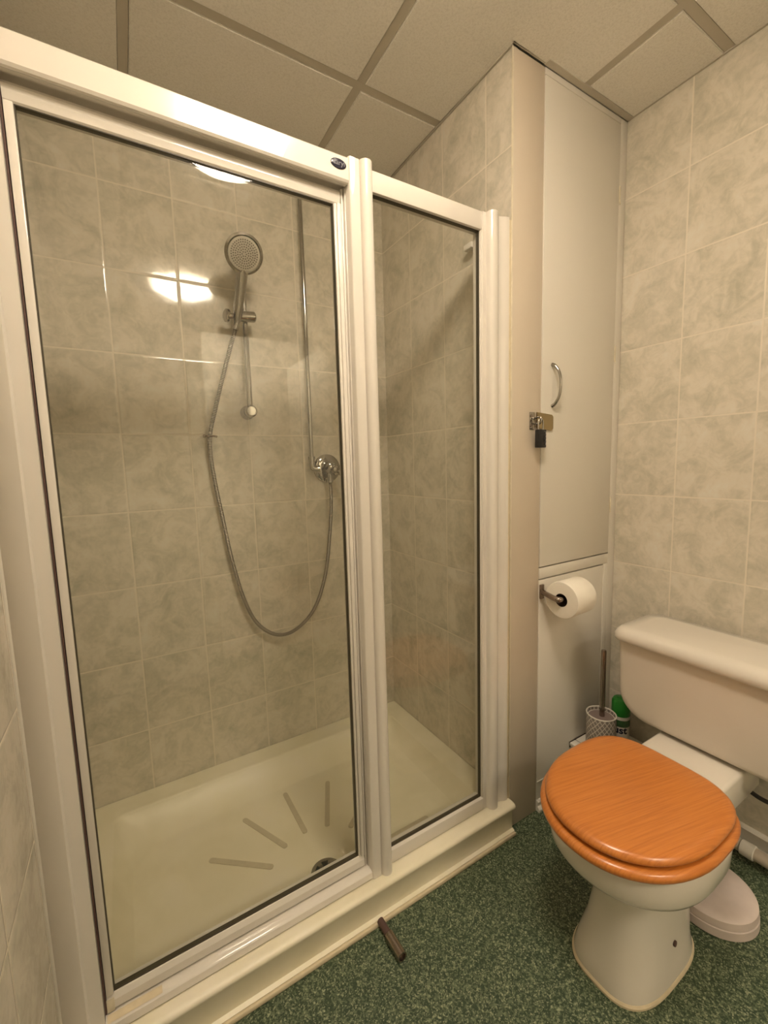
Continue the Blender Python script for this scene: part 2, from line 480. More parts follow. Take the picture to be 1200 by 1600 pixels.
box(bm, XR-0.006, XR-0.001, YF, YC-0.02, ZC-0.005, ZC+0.01)
obj('edge_trim', bm, M['gridbar'], ceil)

# skirting of the right wall
bm = NB()
prism(bm, [(XR, 0.0), (XR-0.022, 0.0), (XR-0.024, 0.012), (XR-0.016, 0.028), (XR-0.010, 0.034), (XR-0.010, 0.066), (XR-0.014, 0.072), (XR-0.010, 0.078), (XR, 0.080)], 'y', YF+0.06, -0.86)
struct('baseboard_right', bm, M['white'])

# ------------------------------------------------------------------ ceiling light
LX, LY = 0.392, -1.322
t = thing('ceiling_light', 'round opal ceiling lamp above the toilet floor, mirrored in the shower glass', 'lamp', (LX, LY, ZC))
bm = NB(); lathe(bm, [(0.120, -0.001), (0.122, 0.002), (0.122, 0.008), (0.118, 0.010)], (LX, LY, ZC-0.006), (0, 0, -1), 48); obj('base_ring', bm, M['white'], t)
bm = NB()
lathe(bm, [(0.150, 0.0095), (0.162, 0.013)] + [(0.166*math.cos(a*PI/24), 0.030+0.040*math.sin(a*PI/24)) for a in range(0, 12)] + [(0.004, 0.070)], (LX, LY, ZC-0.006), (0, 0, -1), 56)
obj('diffuser', bm, M['lamp'], t)

# ------------------------------------------------------------------ shower tray
t = thing('shower_tray', 'wide cream acrylic shower tray with rolled front edge on the green floor', 'shower tray', (0.397, -0.36, 0.0))
bm = NB()
g = 0.002
def tr(i_f, i_s, i_b, z, r): return rrect(XL+g+i_s, XS-g-i_s, -0.726+i_f, YB-g-i_b, r, z)
rings = [tr(0.004, 0, 0, 0.0, 0.004), tr(0.004, 0, 0, 0.010, 0.004), tr(0.013, 0, 0, 0.014, 0.004), tr(0.013, 0, 0, 0.078, 0.004), tr(0.006, 0, 0, 0.085, 0.004),
         tr(0.0, 0, 0, 0.091, 0.004), tr(0.0, 0, 0, 0.098, 0.004), tr(0.004, 0, 0, 0.1025, 0.004), tr(0.012, 0, 0, 0.104, 0.004), tr(0.020, 0.004, 0.004, 0.103, 0.004),
         tr(0.080, 0.066, 0.064, 0.1005, 0.03), tr(0.083, 0.070, 0.068, 0.0990, 0.032), tr(0.086, 0.073, 0.071, 0.0950, 0.034), tr(0.088, 0.075, 0.073, 0.089, 0.036),
         rrect(-0.075, 0.865, -0.628, -0.172, 0.08, 0.0455), rrect(-0.071, 0.861, -0.626, -0.177, 0.08, 0.0435), rrect(-0.055, 0.845, -0.615, -0.195, 0.08, 0.0425), rrect(0.1, 0.7, -0.59, -0.4, 0.07, 0.0415)]
loft(bm, rings)
obj('basin', bm, M['tray'], t, ang=50)
DX, DY = 0.400, -0.557
for a in (0, 39, 66, 91, 116, 141, 180):
    ca, sa = math.cos(math.radians(a)), math.sin(math.radians(a))
    bm = NB()
    out = [(0.165, -0.008), (0.352, -0.008), (0.358, -0.004), (0.358, 0.004), (0.352, 0.008), (0.165, 0.008), (0.160, 0.004), (0.160, -0.004)]
    prism(bm, [(DX+x*ca-y*sa, DY+x*sa+y*ca) for x, y in out], 'z', 0.0405, 0.0440)
    obj('grip_strip', bm, M['strip'], t, label='worn raised grip strip')
dr = NB(); lathe(dr, [(0.001, 0.0440), (0.018, 0.0440), (0.020, 0.0465), (0.040, 0.048), (0.044, 0.0465), (0.045, 0.040)], (DX, DY, 0), seg=36)
dro = obj('drain', dr, M['chrome'], t, label='round chrome drain')
bm = NB()
for k in range(6):
    a = k*PI/3+0.3
    p = [(0.008, -0.35), (0.034, -0.30), (0.034, 0.30), (0.008, 0.35)]
    prism(bm, [(DX+r*math.cos(a+q), DY+r*math.sin(a+q)) for r, q in p], 'z', 0.0442, 0.0486)
obj('drain_hole', bm, M['black'], dro)
obj('sealant_bead', B(XL+0.01, XS-0.005, -0.731, -0.7225, 0.0, 0.012, bev=0.003), M['caulk'], t)

# ------------------------------------------------------------------ shower enclosure
t = thing('shower_enclosure', 'white framed glass shower screen with door, standing on the cream tray', 'shower screen', (0.397, -0.68, 0.104))
Z0, Z1 = 0.1035, 1.866
# header beam over the door
bm = NB(); prism(bm, [(-0.642, 1.863), (-0.693, 1.863), (-0.697, 1.859), (-0.697, 1.815), (-0.694, 1.8105), (-0.690, 1.809), (-0.684, 1.812), (-0.676, 1.812), (-0.676, 1.818), (-0.642, 1.818)], 'x', XL+0.002, 0.474)
hb_ = obj('header_beam', bm, M['frame'], t, ang=20)
bm = NB(); lathe(bm, [(0.0183, 0), (0.0183, 0.0012), (0.0165, 0.0022)], (0, 0, 0), (0, -1, 0), 40)
for v in bm.verts: v.co = Vector((0.4495+v.co.x, -0.697+v.co.y, 1.841+v.co.z*0.56))
bd = obj('badge', bm, M['navy'], hb_, label='dark navy oval badge')
def text_mesh(txt, size, extr=0.0004, fat=0.0):
    cu = bpy.data.curves.new('txt', 'FONT'); cu.body = txt; cu.size = size; cu.align_x = 'CENTER'; cu.align_y = 'CENTER'; cu.extrude = extr; cu.offset = fat
    to = bpy.data.objects.new('txt', cu); COL.objects.link(to)
    dg = bpy.context.evaluated_depsgraph_get(); dg.update()
    me = bpy.data.meshes.new_from_object(to.evaluated_get(dg)); bm_ = NB(); bm_.from_mesh(me)
    bpy.data.objects.remove(to); bpy.data.curves.remove(cu); bpy.data.meshes.remove(me)
    return bm_
bm = text_mesh('daryl', 0.0145)
for v in bm.verts: v.co = Vector((0.4495+v.co.x, -0.6994-v.co.z, 1.8418+v.co.y))
lt = obj('badge_lettering', bm, M['silver'], hb_)
# centre post: flat face and round bead
bm = NB()
pl = [(0.475, -0.642), (0.475, -0.694), (0.478, -0.697), (0.500, -0.697), (0.502, -0.694)]
pl += [(0.5175-0.0155*math.cos(a*PI/12), -0.693-0.016*math.sin(a*PI/12)) for a in range(1, 12)]
pl += [(0.533, -0.690), (0.533, -0.642)]
prism(bm, pl, 'z', Z0, Z1)
obj('center_post', bm, M['frame'], t, ang=50)
bm = NB()
for x0, x1, y in ((0.4655, 0.4688, -0.672), (0.4693, 0.4722, -0.668), (0.4727, 0.4748, -0.676)):
    box(bm, x0, x1, y, -0.645, 0.127, 1.809, 0.0006)
obj('door_jamb', bm, M['frame'], t)
obj('jamb_groove', B(0.4645, 0.4748, -0.664, -0.655, 0.128, 1.808), M['gap'], t)
# fixed pane
obj('fixed_top_rail', B(0.5332, 0.8845, -0.682, -0.648, 1.8185, Z1-0.001, bev=0.002), M['frame'], t)
obj('fixed_bottom_rail', B(0.5332, 0.8845, -0.684, -0.648, Z0, 0.142, bev=0.003), M['frame'], t)
obj('fixed_glass', B(0.535, 0.884, -0.6705, -0.6655, 0.141, 1.820), M['glass'], t, label='clear fixed glass pane')
bm = NB()
box(bm, 0.8788, 0.8802, -0.6735, -0.6625, 0.142, 1.8185); box(bm, 0.5332, 0.8845, -0.6735, -0.6625, 0.1415, 0.1438); box(bm, 0.5332, 0.8845, -0.6735, -0.6625, 1.8170, 1.8188)
obj('fixed_seal', bm, M['seal'], t)
bm = NB(); box(bm, 0.8802, 0.8848, -0.680, -0.650, 0.142, 1.8185, 0.0006)
obj('glazing_bead', bm, M['frame'], t)
# right wall channel with bead
bm = NB()
pl = [(0.8850, -0.645), (0.8850, -0.680), (0.8865, -0.682), (0.8975, -0.682), (0.8985, -0.688)]
pl += [(0.9155-0.017*math.cos(a*PI/12), -0.690-0.014*math.sin(a*PI/12)) for a in range(1, 11)]
pl += [(0.9330, -0.690), (0.938, -0.6865), (0.944, -0.686), (0.952, -0.6885), (0.960, -0.6925), (0.967, -0.695), (0.9740, -0.6955), (0.9745, -0.645)]
prism(bm, pl, 'z', Z0, Z1)
obj('right_wall_channel', bm, M['frame'], t, ang=50)
obj('sealant_bead', B(0.9747, XS-0.001, -0.694, -0.66, Z0, Z1-0.004, bev=0.002), M['caulk'], t)
# left wall channel
bm = NB()
prism(bm, [(XL+0.001, -0.645), (XL+0.001, -0.668), (-0.184, -0.676), (-0.150, -0.690), (-0.1455, -0.691), (-0.1435, -0.688), (-0.1425, -0.685), (-0.1200, -0.683), (-0.1195, -0.645)], 'z', Z0, 1.8085)
obj('left_wall_channel', bm, M['frame'], t)
obj('sealant_bead', B(XL-0.001, XL+0.006, -0.6765, -0.660, Z0, ZC-0.4, bev=0.0025), M['doorpaint'], t)
obj('left_gap_seal', B(-0.1192, -0.1165, -0.672, -0.650, 0.127, 1.808), M['gap'], t)
# sill under the door
bm = NB(); prism(bm, [(-0.645, Z0), (-0.692, Z0), (-0.6945, 0.107), (-0.6925, 0.1215), (-0.688, 0.1255), (-0.674, 0.1265), (-0.645, 0.1265)], 'x', -0.1192, 0.4748)
sl = obj('door_sill', bm, M['frame'], t)
bm = NB(); prism(bm, [(-0.690, 0.1258), (-0.676, 0.1262), (-0.676, 0.1285), (-0.684, 0.128)], 'x', -0.116, -0.02)
obj('sealant_patch', bm, M['caulk'], t, label='yellowed sealant patch')
obj('rubber_stop', B(-0.094, -0.084, -0.705, -0.696, 0.104, 0.109, bev=0.001), M['black'], t)
# hinged door leaf
door = bpy.data.objects.new('shower_door', None); COL.objects.link(door); door.parent = t
door.location = Vector((0.17, -0.66, 0.127)) - t.location
def dpart(n, bm, m, **k): return obj(n, bm, m, door, **k)
dpart('door_glass', B(-0.106, 0.450, -0.6625, -0.6575, 0.160, 1.780), M['glass'], label='clear door glass')
bm = NB(); prism(bm, [(-0.645, 1.8065), (-0.666, 1.8065), (-0.6705, 1.800), (-0.671, 1.790), (-0.668, 1.779), (-0.6655, 1.7765), (-0.645, 1.7765)], 'x', -0.1155, 0.4638)
dpart('top_rail', bm, M['frame'], ang=14)
bm = NB(); prism(bm, [(-0.645, 0.1285), (-0.669, 0.1285), (-0.6725, 0.133), (-0.672, 0.150), (-0.667, 0.1605), (-0.664, 0.1620), (-0.645, 0.1620)], 'x', -0.1155, 0.4638)
dpart('bottom_rail', bm, M['frame'], ang=14)
dpart('left_stile', B(-0.1155, -0.1025, -0.671, -0.646, 0.1622, 1.7763, bev=0.0015), M['frame'])
bm = NB(); box(bm, 0.4545, 0.4638, -0.674, -0.646, 0.1622, 1.7763, 0.0015); box(bm, 0.4485, 0.4543, -0.6695, -0.646, 0.1622, 1.7763, 0.001)
dpart('right_stile', bm, M['frame'])
bm = NB()
box(bm, -0.1024, -0.1008, -0.6655, -0.6545, 0.163, 1.7755); box(bm, 0.4468, 0.4484, -0.6655, -0.6545, 0.163, 1.7755)
box(bm, -0.1024, 0.4484, -0.6655, -0.6545, 0.1622, 0.1642); box(bm, -0.1024, 0.4484, -0.6655, -0.6545, 1.7748, 1.7763)
dpart('door_seal', bm, M['seal'])
dpart('corner_cap', B(-0.1158, -0.1025, -0.6735, -0.6722, 0.129, 0.158, bev=0.0004), M['frame_dirty'])

# ------------------------------------------------------------------ shower fittings on the back wall
t = thing('shower_riser_pipe', 'thin vertical chrome pipe running up the shower wall from the mixer valve', 'pipe', (0.622, -0.028, 1.18))
bm = NB(); tube(bm, [(0.622, -0.028, 1.20), (0.622, -0.028, ZC-0.006)], 0.0075, 16); obj('pipe', bm, M['chrome'], t)
bm = NB(); tube(bm, smooth_path([(0.622, -0.028, 1.225), (0.622, -0.028, 1.203), (0.6245, -0.0285, 1.189), (0.636, -0.030, 1.183), (0.652, -0.034, 1.183)], 5), 0.0115, 16); obj('elbow', bm, M['chrome'], t)
bm = NB(); lathe(bm, [(0.013, 0), (0.013, 0.012)], (0.622, -0.028, 1.218)); obj('nut', bm, M['chrome'], t)
t = thing('shower_mixer_valve', 'chrome shower mixer valve with lever on the tiled shower wall', 'tap', (0.694, 0.0, 1.183))
bm = NB(); lathe(bm, [(0.056, 0.001), (0.056, 0.006), (0.051, 0.011), (0.038, 0.015), (0.03, 0.016)], (0.694, 0, 1.183), (0, -1, 0), 40); obj('wall_plate', bm, M['chrome'], t)
bm = NB(); lathe(bm, [(0.028, 0.0165), (0.026, 0.03), (0.025, 0.055), (0.022, 0.066), (0.012, 0.071)], (0.694, 0, 1.183), (0, -1, 0), 32); obj('valve_body', bm, M['chrome'], t)
bm = NB(); lathe(bm, [(0.019, 0.0), (0.021, 0.006), (0.021, 0.02), (0.014, 0.028)], (0.698, -0.069, 1.178), (0.25, -1, -0.1), 28)
tube(bm, smooth_path([(0.706, -0.090, 1.172), (0.716, -0.104, 1.155), (0.722, -0.110, 1.128), (0.722, -0.106, 1.100)], 6), 0.007, 12, radii=[0.0115-0.0065*k/18 for k in range(19)]); obj('lever', bm, M['chrome'], t)
bm = NB(); tube(bm, [(0.686, -0.050, 1.165), (0.686, -0.050, 1.128)], 0.0115, 16); obj('hose_outlet', bm, M['chrome'], t)

t = thing('shower_slide_rail', 'chrome slide rail with clamp and knob end, holding the hand shower', 'rail', (0.394, 0.0, 1.39))
bm = NB(); tube(bm, [(0.394, -0.05, 1.395), (0.394, -0.05, 1.90)], 0.0095, 16); obj('rail', bm, M['chrome'], t)
for z in (1.39, 1.895):
    bm = NB(); lathe(bm, [(0.024, 0.001), (0.024, 0.008), (0.017, 0.018), (0.017, 0.036), (0.021, 0.044), (0.021, 0.062), (0.015, 0.068)], (0.394, 0, z), (0, -1, 0), 28); obj('rail_bracket', bm, M['chrome'], t)
bm = NB(); lathe(bm, [(0.010, 0), (0.0175, 0.003), (0.0175, 0.050), (0.014, 0.054)], (0.372, -0.066, 1.701), (1, 0, 0.08), 24)
cyl(bm, (0.33, -0.07, 1.695), (0.374, -0.068, 1.70), 0.009); obj('clamp', bm, M['chrome'], t)
bm = NB(); lathe(bm, [(0.014, 0), (0.021, 0.003), (0.021, 0.010), (0.015, 0.014)], (0.337, -0.072, 1.695), (-1, -0.25, 0), 24); obj('clamp_knob', bm, M['chrome'], t)

# hand shower (head + handle) held by the clamp
t = thing('hand_shower', 'chrome hand shower with round spray head, held in the rail clamp', 'shower head', (0.368, -0.09, 1.75))
hc = Vector((0.378, -0.150, 1.866)); hn = Vector((-0.08, -0.86, -0.47)).normalized()
bm = NB(); lathe(bm, [(0.010, -0.030), (0.034, -0.020), (0.054, -0.006), (0.0585, 0.002), (0.0585, 0.008), (0.052, 0.0115), (0.048, 0.0105)], hc, hn, 48); hh = obj('spray_head', bm, M['chrome'], t)
bm = NB(); lathe(bm, [(0.0478, 0.0100), (0.0478, 0.0118), (0.044, 0.0126), (0.001, 0.0130)], hc, hn, 48); obj('spray_plate', bm, M['spray'], hh)
bm = NB(); u_ = hn.orthogonal().normalized(); v_ = hn.cross(u_)
for k in range(1, 7):
    nn = 6*k
    for q in range(nn):
        a = 2*PI*q/nn + k*0.26; r = 0.0066*k
        cyl(bm, hc+hn*0.0125+(u_*math.cos(a)+v_*math.sin(a))*r, hc+hn*0.0150+(u_*math.cos(a)+v_*math.sin(a))*r, 0.0017, 6)
obj('nozzles', bm, M['crack'], hh)['kind'] = 'stuff'
bm = NB(); pp = smooth_path([(0.379, -0.128, 1.866), (0.377, -0.122, 1.826), (0.372, -0.102, 1.765), (0.365, -0.084, 1.706), (0.361, -0.076, 1.676)], 6)
tube(bm, pp, 0.015, 20, radii=[0.0155+0.003*math.sin(PI*min(1, k/14)) if k < 16 else 0.0155-0.0006*(k-16) for k in range(len(pp))]); obj('handle', bm, M['chrome'], t)
bm = NB(); tube(bm, [(0.361, -0.0762, 1.677), (0.355, -0.073, 1.652)], 0.0095, 16); obj('hose_nut', bm, M['chrome'], t)

hp = [(0.357, -0.074, 1.660), (0.332, -0.065, 1.581), (0.301, -0.055, 1.476), (0.276, -0.045, 1.382), (0.258, -0.035, 1.308), (0.2565, -0.031, 1.233), (0.266, -0.030, 1.134), (0.284, -0.030, 0.998),
      (0.304, -0.030, 0.860), (0.334, -0.030, 0.723), (0.375, -0.030, 0.622), (0.441, -0.030, 0.561), (0.516, -0.032, 0.560), (0.598, -0.035, 0.627), (0.651, -0.040, 0.757), (0.675, -0.045, 0.910), (0.686, -0.049, 1.037), (0.686, -0.050, 1.140)]
bm = NB(); tube(bm, smooth_path(hp, 10), 0.0068, 12)
o = obj('shower_hose', bm, M['hose']); o['label'] = 'ribbed chrome shower hose hanging in a long loop against the tiles'; o['category'] = 'hose'
t = thing('hose_guide', 'small chrome hose ring clipped on the shower wall tiles', 'hose holder', (0.258, 0.0, 1.305))
bm = NB(); ring = [(0.258+0.013*math.cos(a*PI/10), -0.035-0.011*math.sin(a*PI/10), 1.305) for a in range(21)]; tube(bm, ring, 0.003, 8); obj('ring', bm, M['chrome_dark'], t)
bm = NB(); cyl(bm, (0.244, -0.035, 1.305), (0.236, -0.033, 1.305), 0.005, 12); cyl(bm, (0.271, -0.035, 1.305), (0.281, -0.034, 1.303), 0.0035, 10); cyl(bm, (0.258, -0.001, 1.305), (0.258, -0.024, 1.305), 0.005, 12); obj('arm', bm, M['chrome_dark'], t)

t = thing('wall_hook', 'small white plastic peg high on the shower side wall', 'hook', (XS, -0.556, 1.852))
bm = NB(); box(bm, XS-0.010, XS-0.0005, -0.585, -0.535, 1.843, 1.862, 0.003); obj('base', bm, M['white'], t)
bm = NB(); box(bm, XS-0.028, XS-0.0095, -0.560, -0.524, 1.842, 1.860, 0.004); obj('peg', bm, M['white'], t)

# ------------------------------------------------------------------ built-in cupboard
t = thing('tall_cupboard', 'tall off-white built-in cupboard between shower and right wall', 'cupboard', (1.254, -0.4, 0.0))
FX = 1.112
obj('left_frame_board', B(XS+0.001, FX-0.0008, YC-0.0005, YC+0.022, 0.0, ZC-0.006, bev=0.0008), M['board'], t, label='cream painted corner board')
obj('corner_bead', B(XS-0.003, XS+0.0008, YC-0.001, YC+0.003, 0.106, ZC-0.006, bev=0.0006), M['frame_dirty'], t)
obj('carcass', B(XS+0.023, XR-0.002, YC+0.03, YB-0.001, 0.0, ZC-0.006), M['crack'], t)
bm = NB()
box(bm, 1.486, XR-0.0015, YC-0.002, YC+0.022, 0.0, ZC-0.006, 0.001)
box(bm, FX, 1.4855, YC-0.002, YC+0.022, 2.279, ZC-0.006, 0.0008)
box(bm, FX, 1.4855, YC-0.002, YC+0.022, 0.8125, 0.8475, 0.0006)
obj('face_frame', bm, M['doorpaint'], t)
dr = obj('cupboard_door', B(FX+0.0008, 1.4848, YC-0.003, YC+0.016, 0.8520, 2.277, bev=0.0012), M['doorpaint'], t)
bm = NB()
hp = [(1.158, YC-0.003, 1.485), (1.160, YC-0.014, 1.478), (1.163, YC-0.027, 1.455), (1.164, YC-0.031, 1.422), (1.163, YC-0.027, 1.389), (1.161, YC-0.014, 1.366), (1.160, YC-0.003, 1.359)]
q = smooth_path(hp, 6); tube(bm, q, 0.004, 12, radii=[0.0062-0.0022*math.sin(PI*k/(len(q)-1)) for k in range(len(q))]); obj('door_handle', bm, M['chrome'], dr)
for z in (2.066, 1.555, 1.032):
    bm = NB(); box(bm, 1.4835, 1.4885, YC-0.007, YC-0.002, z-0.027, z+0.022, 0.001); cyl(bm, (1.486, YC-0.006, z-0.033), (1.486, YC-0.006, z-0.028), 0.0024, 8); obj('hinge', bm, M['frame_dirty'], dr)
obj('lower_panel', B(FX+0.0008, 1.4585, YC-0.002, YC+0.016, 0.040, 0.8080, bev=0.001), M['doorpaint'], t)
obj('lower_side_strip', B(1.4600, 1.4852, YC-0.003, YC+0.016, 0.040, 0.8120, bev=0.001), M['doorpaint'], t)
obj('kick_rail', B(FX+0.0008, 1.40, YC-0.0055, YC-0.0022, 0.106, 0.1085, bev=0.0008), M['doorpaint'], t)
bm = NB(); prism(bm, [(YC+0.01, 0.0), (YC-0.014, 0.0), (YC-0.015, 0.008), (YC-0.010, 0.014), (YC-0.0065, 0.018), (YC-0.0065, 0.030), (YC-0.009, 0.034), (YC-0.006, 0.038), (YC+0.01, 0.039)], 'x', FX+0.001, 1.281)
obj('plinth', bm, M['white'], t)

# latch and combination padlock
t = thing('hasp_latch', 'brassy metal hasp screwed to the edge of the white cupboard door', 'latch', (1.10, YC-0.002, 1.312))
bm = NB(); box(bm, 1.060, 1.082, YC-0.003, YC-0.0005, 1.286, 1.338, 0.0006); sp = obj('staple_plate', bm, M['chrome'], t)
bm = NB()
for z in (1.298, 1.326): cyl(bm, (1.0655, YC-0.003, z), (1.0655, YC-0.0055, z), 0.0045, 12)
obj('screw', bm, M['chrome_dark'], sp)
bm = NB(); prism(bm, [(1.088, 1.290), (1.154, 1.284), (1.162, 1.290), (1.162, 1.326), (1.156, 1.332), (1.088, 1.338)], 'y', YC-0.0075, YC-0.0035); obj('hasp_arm', bm, M['brass'], t)
bm = NB(); tube(bm, smooth_path([(1.083, YC-0.003, 1.320), (1.083, YC-0.020, 1.322), (1.083, YC-0.026, 1.312), (1.083, YC-0.020, 1.302), (1.083, YC-0.003, 1.304)], 5), 0.0028, 10); obj('staple', bm, M['chrome'], t)
t = thing('combination_padlock', 'black combination padlock with steel shackle hanging from the brass hasp', 'padlock', (1.083, YC-0.02, 1.228))
PY = YC-0.024
bm = NB(); box(bm, 1.066, 1.1005, PY-0.008, PY+0.0075, 1.230, 1.284, 0.0025); body = obj('lock_body', bm, M['black'], t)
bm = NB(); tube(bm, smooth_path([(1.0725, PY, 1.283), (1.0725, PY, 1.304), (1.076, PY, 1.3135), (1.083, PY, 1.3175), (1.090, PY, 1.3135), (1.0935, PY, 1.304), (1.0935, PY, 1.283)], 5), 0.0026, 10); obj('shackle', bm, M['chrome'], t)
for k in range(4):
    z = 1.241+k*0.0108
    bm = NB(); lathe(bm, [(0.0050, -0.0038), (0.0058, -0.003), (0.0058, 0.003), (0.0050, 0.0038)], (1.0925, PY-0.006, z), (0, 0, 1), 12); wl = obj('number_wheel', bm, M['black'], body)
    bm = text_mesh(str((3, 7, 1, 5)[k]), 0.008, 0.0002)
    for v in bm.verts: v.co = Vector((1.0925+v.co.x, PY-0.0122-v.co.z, z+v.co.y))
    obj('number_mark', bm, M['white'], body)

# toilet roll and holder
t = thing('toilet_roll_holder', 'chrome toilet roll holder screwed to the lower cupboard panel', 'holder', (1.116, YC-0.003, 0.772))
bm = NB(); box(bm, 1.1125, 1.1285, YC-0.010, YC-0.0025, 0.748, 0.795, 0.0015); obj('wall_plate', bm, M['chrome_dark'], t)
bm = NB(); tube(bm, smooth_path([(1.120, YC-0.008, 0.772), (1.107, YC-0.045, 0.770), (1.101, YC-0.076, 0.768), (1.114, YC-0.086, 0.768), (1.17, YC-0.086, 0.768), (1.218, YC-0.086, 0.768)], 6), 0.0085, 14); obj('arm', bm, M['chrome_dark'], t)
t = thing('toilet_roll', 'white toilet paper roll on the chrome holder beside the toilet', 'toilet roll', (1.16, YC-0.083, 0.763))
RC = Vector((1.114, YC-0.083, 0.764)); RD = Vector((1, 0.05, 0.0)).normalized()
bm = NB()
R_ = [(0.0205, 0.0), (0.045, -0.0005), (0.0555, 0.001), (0.0570, 0.003), (0.0570, 0.097), (0.0555, 0.100), (0.0205, 0.100)]
lathe(bm, R_, RC, RD, 48, cap=False); obj('paper', bm, M['paper'], t)
bm = NB(); lathe(bm, [(0.0205, 0.0), (0.0205, 0.100)], RC, RD, 32, cap=False); obj('core', bm, M['hole'], t)

# ------------------------------------------------------------------ corner box with toilet brush and spray can
BZ = 0.186
t = thing('pipe_box', 'low white boxed ledge in the corner under the toilet brush', 'box', (1.405, -0.775, 0.0))
bm = NB(); box(bm, 1.290, XR-0.026, YC-0.150, YC-0.0035, 0.0, BZ-0.012, 0.001); obj('box_front', bm, M['white'], t)
bm = NB(); box(bm, 1.284, 1.3150, YC-0.155, YC-0.004, BZ-0.011, BZ, 0.002); box(bm, 1.3175, XR-0.0265, YC-0.155, YC-0.004, BZ-0.011, BZ, 0.002); obj('box_top', bm, M['white'], t)
bm = NB(); box(bm, 1.3152, 1.3173, YC-0.155, YC-0.004, BZ-0.0105, BZ-0.0015); box(bm, 1.284, 1.50, YC-0.0038, YC-0.0031, BZ-0.02, BZ+0.0025); obj('joint', bm, M['crack'], t)

BX, BY = 1.345, -0.778
t = thing('toilet_brush', 'toilet brush in a round grey and white lattice holder with dark metal handle', 'toilet brush', (BX, BY, BZ))
bm = NB(); lathe(bm, [(0.044, 0.0), (0.047, 0.004), (0.047, 0.126), (0.0455, 0.129), (0.0445, 0.126), (0.0440, 0.105), (0.001, 0.105)], (BX, BY, BZ), seg=48); obj('holder', bm, M['lattice'], t)
bm = NB(); tube(bm, [(BX+0.0462*math.cos(a*PI/20), BY+0.0462*math.sin(a*PI/20), BZ+0.129) for a in range(41)], 0.0022, 8); obj('rim', bm, M['white'], t)
bm = NB(); lathe(bm, [(0.0425, 0.1065), (0.0425, 0.116), (0.039, 0.119), (0.001, 0.120)], (BX, BY, BZ), seg=40); obj('brush_lid', bm, M['greylid'], t)
bm = NB(); tube(bm, [(BX+0.0415*math.cos(a*PI/20), BY+0.0415*math.sin(a*PI/20), BZ+0.117) for a in range(41)], 0.0016, 8); obj('lid_rim', bm, M['white'], t)
bm = NB(); lathe(bm, [(0.0085, 0.119), (0.0085, 0.352), (0.0075, 0.357), (0.004, 0.358)], (BX+0.004, BY, BZ), seg=20); obj('brush_handle', bm, M['chrome_dark'], t)

SX, SY = 1.425, -0.800
t = thing('air_freshener_can', 'white air freshener spray can with bright green cap, in the corner beside the brush', 'spray can', (SX, SY, BZ))
bm = NB(); lathe(bm, [(0.027, 0.0), (0.029, 0.003), (0.029, 0.116), (0.026, 0.124), (0.022, 0.127)], (SX, SY, BZ), seg=40); can = obj('can_body', bm, M['white'], t)
bm = NB(); lathe(bm, [(0.0292, 0.078), (0.02935, 0.079), (0.02935, 0.101), (0.0292, 0.102)], (SX, SY, BZ), seg=40, cap=False); obj('label_band', bm, plain('leafy green print', (0.05, 0.13, 0.045), 0.4, var=0.9, vscale=60), can, label='green leafy printed band')
bm = NB(); lathe(bm, [(0.0292, 0.114), (0.0296, 0.117), (0.0292, 0.160), (0.024, 0.170), (0.012, 0.173)], (SX, SY, BZ), seg=40)
box(bm, SX-0.012, SX+0.006, SY-0.010, SY+0.010, BZ+0.168, BZ+0.177, 0.003); obj('cap', bm, M['green'], t, label='bright green cap')
base_a = math.atan2(CAM.y-SY, CAM.x-SX)
bm = text_mesh('Just', 0.036, 0.0003, 0.0009)
for v in bm.verts:
    a = base_a + (v.co.x-0.004)/0.0294
    r = 0.0294+v.co.z
    v.co = Vector((SX+r*math.cos(a), SY+r*math.sin(a), BZ+0.066+v.co.y))
obj('print', bm, M['ink'], can, label='navy word Just')

# ------------------------------------------------------------------ toilet
t = thing('toilet', 'close-coupled cream toilet with orange wooden seat, against the right wall', 'toilet', (1.05, -1.10, 0.0))
TY = -1.100
bm = NB()
R = [egg(0.98, 0.828, 1.130, TY+0.002, 0.097, 0.0, 3.0, 3.2), egg(0.98, 0.828, 1.130, TY+0.002, 0.097, 0.012, 3.0, 3.2),
     egg(0.98, 0.838, 1.130, TY+0.002, 0.091, 0.040, 2.9, 3.0), egg(0.99, 0.856, 1.135, TY, 0.084, 0.090, 2.6, 2.8), egg(1.00, 0.868, 1.145, TY, 0.080, 0.150, 2.4, 2.6),
     egg(1.00, 0.870, 1.16, TY, 0.081, 0.200, 2.2, 2.5), egg(0.99, 0.863, 1.17, TY, 0.086, 0.240, 2.1, 2.5), egg(0.98, 0.846, 1.17, TY, 0.099, 0.265, 2.1, 2.4),
     egg(0.97, 0.818, 1.165, TY, 0.121, 0.283, 2.1, 2.5), egg(0.96, 0.788, 1.16, TY, 0.145, 0.296, 2.1, 2.7), egg(0.95, 0.766, 1.155, TY, 0.160, 0.307, 2.1, 2.8), egg(0.95, 0.758, 1.15, TY, 0.1655, 0.320, 2.1, 2.9),
     egg(0.95, 0.755, 1.15, TY, 0.166, 0.340, 2.1, 3.0), egg(0.95, 0.752, 1.145, TY, 0.167, 0.376, 2.1, 3.0), egg(0.95, 0.758, 1.14, TY, 0.162, 0.386, 2.1, 3.0), egg(0.95, 0.80, 1.10, TY, 0.12, 0.3865, 2.1, 3.0)]
loft(bm, R)
